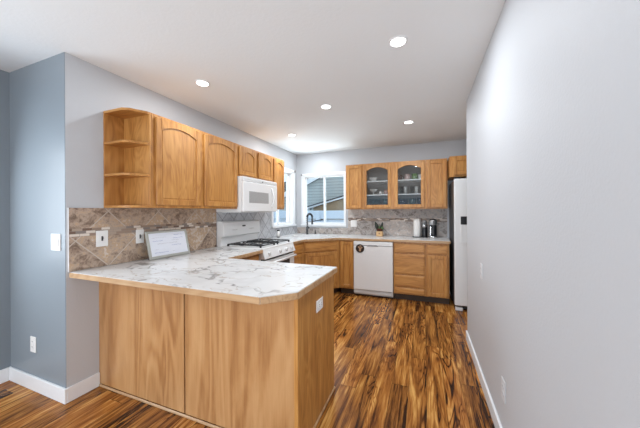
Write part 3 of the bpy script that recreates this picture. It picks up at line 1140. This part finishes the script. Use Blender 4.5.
def stove():
    y0, y1 = 2.556, 3.318
    w = y1 - y0
    t = thing('gas_stove', 'white gas range with black grates between oak base cabinets', 'stove', (0, (y0 + y1) / 2, 0), PI / 2)
    h = w / 2 - 0.001
    MB().box(-h, h, -0.63, -0.012, 0.06, 0.895, 0.003).build('stove_body', M['white'], t)
    c = MB()
    c.box(-h, h, -0.655, -0.06, 0.895, 0.922, 0.006)
    c.build('cooktop', M['white'], t)
    # backguard: slanted display part over a recessed foot
    g = MB()
    g.prism([(-0.012, 0.90), (-0.012, 1.222), (-0.075, 1.222), (-0.108, 1.205), (-0.122, 1.045), (-0.110, 1.035), (-0.075, 1.030), (-0.065, 0.90)], 'x', -h, h, 0.004)
    bg_ = g.build('backguard', M['white'], t)
    cl = MB().box(-0.02, 0.035, -0.1205, -0.104, 1.145, 1.163).build('clock_display', M['slot'], bg_)
    cl.rotation_euler = (0, 0, 0)
    for i in range(6):
        x = -0.22 + i * 0.035 if i < 3 else 0.13 + (i - 3) * 0.035
        MB().box(x, x + 0.02, -0.1215, -0.112, 1.105, 1.117).build('button', M['white_grey'], bg_)
    # front control panel, sloping
    p = MB()
    p.prism([(-0.62, 0.895), (-0.655, 0.905), (-0.690, 0.806), (-0.690, 0.800), (-0.62, 0.800)], 'x', -h, h, 0.004)
    cp = p.build('control_panel', M['white'], t)
    for x in (-0.27, -0.02, 0.14, 0.28):
        k = MB()
        k.cyl((x, -0.672, 0.855), (x, -0.690, 0.849), 0.024, 0.021).box(x - 0.005, x + 0.005, -0.706, -0.688, 0.832, 0.872, 0.002)
        k.build('knob', M['white'], t)
    d = MB().box(-h + 0.003, h - 0.003, -0.672, -0.632, 0.235, 0.775, 0.008).build('oven_door', M['white'], t)
    MB().box(-0.24, 0.24, -0.6745, -0.671, 0.36, 0.715, 0.001).build('oven_window', M['slot'], d)
    MB().box(-h + 0.003, h - 0.003, -0.655, -0.628, 0.776, 0.7995).build('door_gap_shade', M['slot'], t)  # dark strip standing in for the shade above the oven door
    MB().tube([(-0.34, -0.670, 0.745), (-0.34, -0.715, 0.748), (0.34, -0.715, 0.748), (0.34, -0.670, 0.745)], 0.012, 10).build('oven_handle', M['white'], d)
    MB().box(-h + 0.003, h - 0.003, -0.672, -0.632, 0.075, 0.225, 0.008).build('storage_drawer', M['white'], t)
    for sx in (-1, 1):
        for sy in (-0.58, -0.08):
            MB().cyl((sx * 0.33, sy, 0.0), (sx * 0.33, sy, 0.062), 0.02, seg=10).build('foot', M['slot'], t)
    # burners and grates
    for cx in (-0.185, 0.195):
        gr = MB()
        x0, x1, ya, yb = cx - 0.150, cx + 0.150, -0.610, -0.135
        zt = 0.952
        for x in (x0, x1):
            gr.box(x - 0.0055, x + 0.0055, ya, yb, zt - 0.011, zt, 0.002)
        for y in (ya, (ya + yb) / 2, yb):
            gr.box(x0, x1, y - 0.0055, y + 0.0055, zt - 0.011, zt, 0.002)
        for by in (-0.49, -0.25):
            for k in range(4):
                a = k * PI / 2 + PI / 4
                dx, dy = math.cos(a), math.sin(a)
                gr.tube([(cx + dx * 0.035, by + dy * 0.035, zt - 0.002), (cx + dx * 0.13, by + dy * 0.105, zt - 0.005)], 0.005, 6)
            gr.box(x0, cx - 0.04, by - 0.0045, by + 0.0045, zt - 0.010, zt, 0.002).box(cx + 0.04, x1, by - 0.0045, by + 0.0045, zt - 0.010, zt, 0.002)
        for x in (x0, x1):
            for y in (ya + 0.008, yb - 0.008):
                gr.box(x - 0.009, x + 0.009, y - 0.009, y + 0.009, 0.9225, zt - 0.01)
        gr.build('grate', M['iron'], t)
        for by in (-0.49, -0.25):
            MB().cyl((cx, by, 0.922), (cx, by, 0.934), 0.05, 0.046).cyl((cx, by, 0.934), (cx, by, 0.944), 0.036, 0.034).build('burner', M['iron'], t)


stove()


def microwave():
    y0, y1 = 2.552, 3.318
    w = y1 - y0
    t = thing('microwave', 'white over the range microwave under the short cabinet', 'microwave', (0, (y0 + y1) / 2, 1.338), PI / 2)
    h = w / 2 - 0.001
    H = 1.752 - 1.338
    MB().box(-h, h, -0.375, -0.002, 0.0, H, 0.003).box(-h + 0.05, h - 0.05, -0.33, -0.05, -0.010, 0.0).build('microwave_body', M['white'], t)
    MB().box(-h, h, -0.400, -0.376, H - 0.055, H - 0.001, 0.004).build('vent_panel', M['white'], t)
    q = MB()
    for i in range(2):
        q.box(-h + 0.03, h - 0.03, -0.4015, -0.3995, H - 0.043 + i * 0.012, H - 0.039 + i * 0.012)
    q.build('vent_slot', M['white_grey'], t)
    MB().disc((0.02, -0.4045, H - 0.034), 0.008, 'y', 0.004, 16).build('emblem', M['slot'], t)
    d = MB().box(-h, 0.265, -0.408, -0.376, 0.002, H - 0.058, 0.006).build('microwave_door', M['white'], t)
    MB().box(-0.275, 0.150, -0.4095, -0.4075, 0.105, 0.245, 0.0005).build('door_window', M['grey_mesh'], d)
    MB().box(0.268, h, -0.404, -0.376, 0.002, H - 0.058, 0.005).build('control_panel', M['white'], t)
    pts = []
    for i in range(13):
        u = i / 12
        pts.append((0.225, -0.410 - 0.035 * math.sin(PI * u), 0.055 + 0.26 * u))
    MB().tube(pts, 0.011, 10).build('handle', M['white'], d)


t_ = NT('window_mesh_grey')
x_, y_, z_ = t_.xyz(t_.coords(False))
f1_ = t_.m('LESS_THAN', t_.m('FRACT', t_.m('MULTIPLY', z_, 110.0)), 0.4)
t_.base(t_.mix(f1_, (0.30, 0.30, 0.30), (0.42, 0.42, 0.41)))
t_.set(0.3, 0, 0.5)
M['grey_mesh'] = t_.mat
microwave()


def dishwasher():
    x0, x1 = 1.303, 1.909
    c = (x0 + x1) / 2
    h = (x1 - x0) / 2 - 0.003
    t = thing('dishwasher', 'white dishwasher under the back worktop', 'dishwasher', (c, D, 0))
    MB().box(-h, h, -0.60, -0.02, 0.03, 0.868, 0.002).build('tub_body', M['white_grey'], t)
    MB().box(-h, h, -0.645, -0.601, 0.115, 0.800, 0.006).build('dishwasher_door', M['white'], t)
    MB().box(-h, h, -0.648, -0.601, 0.806, 0.866, 0.006).build('control_panel', M['white'], t)
    MB().box(-h, h, -0.625, -0.601, 0.799, 0.807).build('handle_recess', M['grey'], t)
    MB().prism([(-0.09, 0.795), (0.09, 0.795), (0.06, 0.815), (-0.06, 0.815)], 'y', -0.6495, -0.640).build('pull_lip', M['grey'], t)
    MB().box(-h, h, -0.635, -0.6005, 0.055, 0.110, 0.003).build('toe_panel', M['white_grey'], t)
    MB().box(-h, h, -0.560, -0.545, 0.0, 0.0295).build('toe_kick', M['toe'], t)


dishwasher()


def magnet():
    t = thing('magnet', 'round dark brown magnet with a tan mark on the dishwasher door', 'magnet', (1.408, D - 0.6455, 0.757))
    MB().cyl((0, 0, 0), (0, -0.006, 0), 0.068, 0.066, 32).build('disc', M['badge'], t)
    q = MB()
    q.prism([(-0.012, -0.045), (0.014, -0.045), (0.020, -0.005), (0.044, 0.016), (0.034, 0.028), (0.002, 0.012), (-0.020, 0.034), (-0.034, 0.024), (-0.010, -0.004)], 'y', -0.0075, -0.0055)
    q.prism([(-0.014, 0.036), (0.014, 0.050), (0.030, 0.040), (0.006, 0.026)], 'y', -0.0075, -0.0055)
    q.build('emblem', M['tan'], t)


magnet()


def fridge():
    x0, x1 = 2.722, 3.60
    w = x1 - x0
    c = (x0 + x1) / 2
    t = thing('refrigerator', 'white side by side refrigerator with black dispenser panel', 'refrigerator', (c, 4.75, 0))
    h = w / 2
    MB().box(-h, h, -0.70, 0.0, 0.06, 1.755, 0.006).build('fridge_body', M['fridge_gap_shade'], t)
    split = -h + 0.40
    d = MB().box(-h, split - 0.003, -0.775, -0.705, 0.075, 1.765, 0.012, 3).build('freezer_door', M['white'], t)
    MB().box(split + 0.003, h, -0.775, -0.705, 0.075, 1.765, 0.012, 3).build('fridge_door', M['white'], t)
    MB().box(-h + 0.075, -h + 0.315, -0.782, -0.774, 1.155, 1.262, 0.003).build('dispenser_panel', M['black'], d)
    b = MB()
    b.box(-h + 0.075, -h + 0.090, -0.781, -0.774, 0.92, 1.154).box(-h + 0.300, -h + 0.315, -0.781, -0.774, 0.92, 1.154).box(-h + 0.075, -h + 0.315, -0.784, -0.774, 0.905, 0.92)
    b.build('dispenser_frame', M['white'], d)
    MB().box(-h + 0.091, -h + 0.299, -0.7765, -0.774, 0.921, 1.154).build('dispenser_recess', M['white'], d)
    for x in (split - 0.045, split + 0.045):
        MB().tube([(x, -0.775, 0.62), (x, -0.82, 0.66), (x, -0.82, 1.50), (x, -0.775, 1.54)], 0.014, 10).build('handle', M['white'], d if x < split else t)
    MB().box(-h + 0.01, h - 0.01, -0.69, -0.66, 0.012, 0.058, 0.002).build('base_grille', M['slot'], t)
    MB().box(-h + 0.01, -h + 0.10, -0.760, -0.69, 0.0, 0.045, 0.008).build('foot', M['white'], t)
    MB().box(h - 0.10, h - 0.01, -0.760, -0.69, 0.0, 0.045, 0.008).build('foot', M['white'], t)
    for s in (-1, 1):
        for y in (-0.1,):
            MB().cyl((s * (h - 0.06), y, 0.0), (s * (h - 0.06), y, 0.062), 0.02, seg=10).build('roller', M['slot'], t)
    MB().box(-h + 0.005, -h + 0.075, -0.76, -0.66, 1.766, 1.79, 0.004).build('hinge_cover', M['black'], t)


fridge()

# ------------------------------------------------------------ switch and outlet plates


def plate(name, label, cat, loc, rz, w, h, kind, mat='plate', group=None):
    """plate on a wall: local x along the wall, front towards -y"""
    t = thing(name, label, cat, loc, rz, group)
    MB().box(-w / 2, w / 2, -0.006, -0.0005, -h / 2, h / 2, 0.002).build('cover_plate', M[mat], t)
    if kind == 'toggle':
        MB().box(-0.006, 0.006, -0.0075, -0.006, -0.018, 0.018).build('slot', M['slot'], t)
        MB().box(-0.004, 0.004, -0.016, -0.007, -0.002, 0.010, 0.001).build('toggle', M['slot'], t)
    elif kind == 'rocker2':
        for x in (-0.026, 0.026):
            MB().box(x - 0.016, x + 0.016, -0.010, -0.006, -0.033, 0.033, 0.002).build('rocker', M[mat], t)
    elif kind == 'rocker':
        MB().box(-0.016, 0.016, -0.010, -0.006, -0.033, 0.033, 0.002).build('rocker', M[mat], t)
    elif kind in ('outlet', 'outlet_h'):
        for s in (-1, 1):
            a, b = (0, s * 0.020) if kind == 'outlet' else (s * 0.020, 0)
            q = MB()
            q.cyl((a, -0.006, b), (a, -0.0085, b), 0.0165, seg=20)
            so = q.build('socket', M[mat], t)
            g = MB()
            for dx in (-0.006, 0.006):
                if kind == 'outlet':
                    g.box(a + dx - 0.0012, a + dx + 0.0012, -0.009, -0.0084, b - 0.001, b + 0.008)
                else:
                    g.box(a - 0.001, a + 0.008, -0.009, -0.0084, b + dx - 0.0012, b + dx + 0.0012)
            g.build('slots', M['slot' if mat == 'plate' else 'grey'], so)
    return t


L_ = PI / 2
plate('light_switch', 'white toggle switch plate on the brown tile nearest the wall corner', 'switch', (0.009, 1.3225, 1.133), L_, 0.083, 0.124, 'toggle')
plate('light_switch', 'smaller white plate on the brown tile just left of the framed sign', 'switch', (0.009, 1.620, 1.123), L_, 0.071, 0.118, 'toggle')
plate('light_switch', 'white double rocker switch on the blue grey wall at far left', 'switch', (-0.110, Y0, 1.124), 0, 0.114, 0.118, 'rocker2')
plate('electric_outlet', 'white outlet low on the blue grey wall at far left', 'outlet', (-0.414, Y0, 0.340), 0, 0.073, 0.118, 'outlet')
plate('electric_outlet', 'white sideways outlet on the end panel of the peninsula', 'outlet', (1.7065, 1.618, 0.729), L_, 0.112, 0.074, 'outlet_h')
plate('light_switch', 'white double rocker plate on the back tile right of the sink window', 'switch', (1.153, D - 0.009, 1.116), 0, 0.113, 0.120, 'rocker2')
plate('electric_outlet', 'wall coloured outlet halfway up the right wall', 'outlet', (W, 2.365, 0.868), -L_, 0.073, 0.118, 'outlet', 'plate_paint')
plate('electric_outlet', 'wall coloured outlet low on the right wall near the baseboard', 'outlet', (W, 1.765, 0.330), -L_, 0.073, 0.118, 'outlet', 'plate_paint')

# ------------------------------------------------------------ ceiling lights
LIGHTS = [(2.189, 1.850, 'recessed ceiling light nearest the right wall and the camera'),
          (0.545, 1.808, 'recessed ceiling light above the left upper cabinets, nearest the camera on that side'),
          (1.369, 2.703, 'recessed ceiling light in the middle of the kitchen ceiling'),
          (0.542, 3.515, 'recessed ceiling light above the stove, second of the left row'),
          (0.546, 4.302, 'recessed ceiling light above the sink corner, farthest of all'),
          (2.167, 3.562, 'recessed ceiling light in front of the refrigerator')]
for lx, ly, lab in LIGHTS:
    t = thing('ceiling_light', lab, 'ceiling light', (lx, ly, C), 0, 'recessed ceiling lights')
    MB().lathe([(0.049, 0.0), (0.049, -0.005), (0.058, -0.006), (0.062, -0.003), (0.062, 0.0)], (0, 0, 0), 32).build('trim_ring', M['trim'], t)
    MB().cyl((0, 0, -0.005), (0, 0, -0.001), 0.0485, seg=32).build('diffuser', M['lamp'], t)
    ld = bpy.data.lights.new('downlight', 'AREA')
    ld.shape = 'DISK'
    ld.size = 0.09
    ld.energy = 10.0 if lx > 2 else (5.5 if ly < 2 else (9.0 if ly < 4 else 5.0))
    ld.color = (0.90, 0.95, 1.0)
    lo = bpy.data.objects.new('downlight', ld)
    COL.objects.link(lo)
    lo.location = (lx, ly, C - 0.012)

# ------------------------------------------------------------ things on the worktops


def sign():
    # leans against the tile: bottom edge out, top edge towards the wall
    t = thing('framed_sign', 'silver framed sign with blue handwriting leaning on the brown tile', 'sign', (0.108, 1.848, 0.9145), PI / 2)
    w, h, th = 0.43, 0.252, 0.018
    lean = -math.atan2(0.062, 0.245)
    R = Matrix.Rotation(lean, 4, 'X')
    q = MB()
    q.box(-w / 2, -w / 2 + 0.022, -th, 0, 0, h, 0.003).box(w / 2 - 0.022, w / 2, -th, 0, 0, h, 0.003).box(-w / 2 + 0.022, w / 2 - 0.022, -th, 0, 0, 0.024, 0.003).box(-w / 2 + 0.022, w / 2 - 0.022, -th, 0, h - 0.020, h, 0.003)
    q.box(-w / 2 + 0.01, w / 2 - 0.01, -0.005, -0.001, 0.01, h - 0.01)
    bmesh.ops.transform(q.bm, matrix=R, verts=q.bm.verts)
    q.build('frame', M['frame'], t)
    q = MB().box(-w / 2 + 0.022, w / 2 - 0.022, -th + 0.005, -0.006, 0.024, h - 0.020)
    bmesh.ops.transform(q.bm, matrix=R, verts=q.bm.verts)
    sh = q.build('sheet', M['sheet'], t)
    rr = random.Random(3)
    rows = [(0.205, 0.06, 0.165, 1), (0.190, -0.165, -0.02, 0), (0.175, 0.055, 0.16, 1), (0.160, -0.165, -0.06, 1), (0.155, 0.03, 0.11, 0), (0.132, -0.12, 0.09, 0),
            (0.108, 0.02, 0.13, 1), (0.082, -0.15, -0.11, 0), (0.052, -0.16, -0.02, 1), (0.052, 0.02, 0.05, 0)]
    for ink in (0, 1):
        q = MB()
        for z, xa, xb, k in rows:
            if k != ink:
                continue
            n = int((xb - xa) / 0.003)
            pts = [(xa + i * 0.003, -th + 0.0045, z + rr.uniform(-0.0035, 0.0035)) for i in range(n)]
            q.tube(pts, 0.0011 if ink else 0.0009, 4)
        bmesh.ops.transform(q.bm, matrix=R, verts=q.bm.verts)
        q.build('handwriting', M['ink' if ink else 'ink2'], sh)


sign()


def leaf_mb(mb, base, tip, width, bend):
    base, tip = Vector(base), Vector(tip)
    d = tip - base
    s = d.cross(Vector((0, 1, 0.2))).normalized()
    nrm = s.cross(d).normalized()
    n = 8
    b = bmesh.new()
    rows = []
    for i in range(n + 1):
        u = i / n
        c = base + d * u + nrm * bend * math.sin(PI * u)
        w = width * math.sin(PI * min(1, 0.12 + 0.88 * u)) ** 0.7 if i < n else 0.001
        rows.append([b.verts.new(c - s * w + nrm * 0.003), b.verts.new(c), b.verts.new(c + s * w + nrm * 0.003),
                     b.verts.new(c + nrm * -0.003)])
    for A, B in zip(rows, rows[1:]):
        for i, j in ((0, 1), (1, 2), (2, 3), (3, 0)):
            f = b.faces.new((A[i], A[j], B[j], B[i]))
            f.smooth = True
    mb.merge(b)


def plant():
    t = thing('potted_plant', 'small plant with dark upright leaves in a square wooden pot', 'plant', (1.642, 4.60, 0.9145))
    MB().prism([(-0.052, -0.052), (0.052, -0.052), (0.052, 0.052), (-0.052, 0.052)], 'z', 0.0, 0.085, 0.004).build('pot', M['potwood'], t)
    MB().box(-0.006, 0.004, -0.0535, -0.0515, 0.035, 0.062).build('pot_mark', M['soil'], t)
    MB().lathe([(0.0, 0.084), (0.045, 0.084), (0.05, 0.100), (0.044, 0.125), (0.02, 0.135), (0, 0.135)], (0, 0, 0), 16).build('root_ball', M['soil'], t)
    for b, tp, wd, bd in (((-0.03, 0, 0.10), (-0.080, 0.0, 0.245), 0.030, 0.01), ((-0.035, 0.01, 0.10), (-0.055, 0.02, 0.195), 0.028, -0.01),
                          ((0.010, 0, 0.11), (0.055, 0.0, 0.240), 0.020, -0.01), ((0.01, 0.02, 0.11), (0.02, 0.03, 0.19), 0.016, 0.01),
                          ((-0.03, -0.02, 0.10), (-0.055, -0.03, 0.15), 0.018, 0.01)):
        q = MB()
        leaf_mb(q, b, tp, wd, bd)
        q.build('leaf', M['leaf'], t)
    for b, tp, wd in (((0.02, -0.02, 0.11), (0.062, -0.03, 0.165), 0.018), ((-0.005, -0.03, 0.115), (0.005, -0.045, 0.175), 0.015), ((0.03, 0.0, 0.10), (0.066, 0.01, 0.135), 0.016)):
        q = MB()
        leaf_mb(q, b, tp, wd, 0.008)
        q.build('leaf', M['leaf2'], t)


plant()


def tray():
    t = thing('serving_tray', 'thin black tray under the paper towel roll and black grinder', 'tray', (2.285, 4.640, 0.9145))
    MB().prism([(x, y) for x, y in rrect(0.235, 0.17, 0.03)], 'z', 0.0, 0.006, 0.001).prism(rrect(0.20, 0.135, 0.02), 'z', 0.006, 0.008).build('tray_base', M['black'], t)
    q = MB()
    P = rrect(0.229, 0.164, 0.03)
    q.tube([(x, y, 0.009) for x, y in P], 0.004, 6, True)
    q.build('rim', M['black'], t)


tray()


def towel():
    t = thing('paper_towel_roll', 'white paper towel roll standing upright on the black tray', 'paper towel roll', (2.238, 4.655, 0.9230))
    MB().lathe([(0.02, 0.0), (0.056, 0.0), (0.0565, 0.004), (0.0565, 0.286), (0.056, 0.29), (0.02, 0.29), (0.02, 0.0)], (0, 0, 0), 32).build('paper_roll', M['paper'], t)
    MB().cyl((0, 0, 0.0), (0, 0, 0.31), 0.006, seg=10).build('holder_rod', M['black'], t)


towel()


def grinder():
    t = thing('coffee_grinder', 'slim black grinder with silver collar between paper towel and coffee maker', 'grinder', (2.352, 4.632, 0.9230))
    MB().lathe([(0, 0), (0.042, 0), (0.043, 0.01), (0.040, 0.15), (0.038, 0.155), (0, 0.155)]).build('grinder_body', M['black'], t)
    MB().lathe([(0.037, 0.155), (0.040, 0.157), (0.040, 0.19), (0.036, 0.194), (0, 0.194)]).build('collar', M['steel'], t)
    MB().lathe([(0, 0.194), (0.034, 0.194), (0.032, 0.25), (0.026, 0.262), (0, 0.264)]).build('lid', M['grey'], t)
    MB().box(-0.012, 0.012, -0.044, -0.036, 0.19, 0.235, 0.003).build('switch_button', M['black'], t)


grinder()


def coffee():
    t = thing('coffee_maker', 'black coffee maker with chrome top at the right end of the worktop', 'coffee maker', (2.477, 4.56, 0.9145))
    MB().lathe([(0, 0), (0.054, 0), (0.058, 0.006), (0.058, 0.026), (0.052, 0.032), (0, 0.032)], (0, 0, 0), 32).build('base_ring', M['chrome'], t)
    MB().lathe([(0, 0.032), (0.053, 0.032), (0.055, 0.06), (0.050, 0.185), (0.046, 0.20), (0, 0.20)], (0, 0, 0), 32).build('carafe', M['black'], t)
    MB().prism([(-0.045, 0.02), (0.045, 0.02), (0.045, 0.07), (-0.045, 0.07)], 'z', 0.0, 0.285, 0.006).build('water_column', M['black'], t)
    MB().box(-0.046, -0.032, -0.060, -0.035, 0.040, 0.185, 0.002).build('level_gauge', M['chrome'], t)
    MB().lathe([(0, 0.20), (0.054, 0.20), (0.061, 0.206), (0.061, 0.272), (0.056, 0.278), (0, 0.278)], (0, 0, 0), 32).build('brew_head', M['steel'], t)
    MB().lathe([(0, 0.278), (0.048, 0.278), (0.042, 0.292), (0, 0.294)], (0, 0, 0), 24).build('lid', M['black'], t)
    MB().box(-0.010, 0.010, -0.066, -0.056, 0.205, 0.268, 0.002).build('control_strip', M['black'], t)
    MB().tube([(0.050, 0.02, 0.225), (0.085, 0.02, 0.22), (0.085, 0.02, 0.205)], 0.005, 8).build('side_lever', M['black'], t)


coffee()


def jar():
    t = thing('glass_jar', 'small clear jar with black lid and base right of the stove', 'jar', (0.105, 3.86, 0.9145))
    MB().lathe([(0, 0), (0.026, 0), (0.027, 0.012), (0.024, 0.014), (0, 0.014)]).build('jar_base', M['black'], t)
    MB().lathe([(0, 0.014), (0.022, 0.014), (0.024, 0.05), (0.022, 0.105), (0, 0.105)]).build('jar_body', M['ceramic'], t)
    MB().lathe([(0, 0.105), (0.024, 0.105), (0.024, 0.122), (0.018, 0.128), (0, 0.128)]).build('jar_lid', M['black'], t)


jar()

# ------------------------------------------------------------ dishes behind the glass doors
SH = {0: Z0 + 0.0305, 1: 1.6155, 2: 1.8425}
YS = D - 0.16


def bowl(label, x, lvl, r, h, mat, y=YS, dz=0.0, group=None):
    q = MB().lathe([(0, 0), (r * 0.45, 0), (r * 0.5, 0.006), (r * 0.85, h * 0.5), (r, h), (r - 0.004, h), (r * 0.8, h * 0.5), (r * 0.45, 0.010), (0, 0.010)])
    o = q.build('bowl', M[mat], None, (x, y, SH[lvl] + dz))
    return tag(o, label, 'bowl', group)


def mug(label, x, lvl, r, h, mat, y=YS, name='mug'):
    t = thing(name, label, 'mug', (x, y, SH[lvl]))
    MB().lathe([(0, 0), (r * 0.85, 0), (r, 0.008), (r, h), (r - 0.004, h), (r - 0.004, 0.01), (0, 0.01)]).build('mug_body', M[mat], t)
    MB().tube([(r * 0.95, 0, h * 0.8), (r + 0.025, 0, h * 0.75), (r + 0.028, 0, h * 0.4), (r * 0.95, 0, h * 0.25)], 0.005, 6).build('handle', M[mat], t)


def tumbler(label, x, lvl, r, h, y=YS, mat='drinkglass', group=None):
    q = MB().lathe([(0, 0), (r * 0.8, 0), (r, h), (r - 0.003, h), (r * 0.76, 0.01), (0, 0.01)])
    o = q.build('drinking_glass', M[mat], None, (x, y, SH[lvl]))
    tag(o, label, 'glass', group)


bowl('white bowl on the top shelf behind the left glass door', 1.535, 2, 0.075, 0.068, 'ceramic')
t = thing('dessert_dish', 'pale footed dish at left of the middle shelf, left glass door', 'dish', (1.540, YS, SH[1]))
MB().lathe([(0, 0), (0.035, 0), (0.012, 0.012), (0.010, 0.05), (0.0, 0.05)]).build('foot', M['ceramic'], t)
MB().lathe([(0, 0.05), (0.02, 0.05), (0.058, 0.075), (0.066, 0.098), (0.062, 0.098), (0.05, 0.078), (0, 0.058)]).build('dish_bowl', M['ceramic'], t)
mug('small white cup at the centre of the middle shelf, left glass door', 1.655, 1, 0.026, 0.055, 'ceramic')
mug('beige mug at the right of the middle shelf, left glass door', 1.762, 1, 0.042, 0.085, 'pinkish')
for i in range(6):
    q = MB().lathe([(0, 0), (0.07, 0), (0.12, 0.014), (0.118, 0.017), (0.07, 0.005), (0, 0.005)])
    tag(q.build('plate', M['teal'], None, (1.565, YS, SH[0] + i * 0.024)), 'dark teal plate in the stack on the bottom shelf, left glass door', 'plate', 'stacked dark teal plates')
bowl('dark teal bowl right of the plate stack on the bottom shelf', 1.745, 0, 0.055, 0.14, 'teal')
mug('magenta cup at the lower right behind the left glass door', 1.818, 0, 0.034, 0.13, 'magenta', YS - 0.06)
mug('dark brown mug at left of the top shelf, right glass door', 1.972, 2, 0.036, 0.09, 'brown')
mug('pale pink mug second on the top shelf, right glass door', 2.090, 2, 0.043, 0.10, 'pinkish')
mug('green mug third on the top shelf, right glass door', 2.205, 2, 0.045, 0.10, 'green')
mug('white mug at right end of the top shelf, right glass door', 2.288, 2, 0.026, 0.085, 'ceramic')
for x, lab in ((2.00, 'clear tumbler at left of the middle shelf, right glass door'), (2.065, 'frosted white tumbler second on the middle shelf, right glass door'),
               (2.165, 'clear tumbler third on the middle shelf, right glass door'), (2.235, 'frosted tumbler fourth on the middle shelf, right glass door')):
    tumbler(lab, x, 1, 0.030, 0.12, YS, 'drinkglass' if 'clear' in lab else 'white_grey', 'tumblers on the middle shelf')
for i in range(3):
    bowl('navy bowl nested in the stack at lower left, right glass door', 2.02, 0, 0.085, 0.06, 'navy', YS, i * 0.038, 'nested navy bowls')
bowl('dark teal bowl in the middle of the bottom shelf, right glass door', 2.168, 0, 0.058, 0.14, 'teal')
bowl('navy bowl at the right of the bottom shelf, right glass door', 2.288, 0, 0.052, 0.15, 'navy')
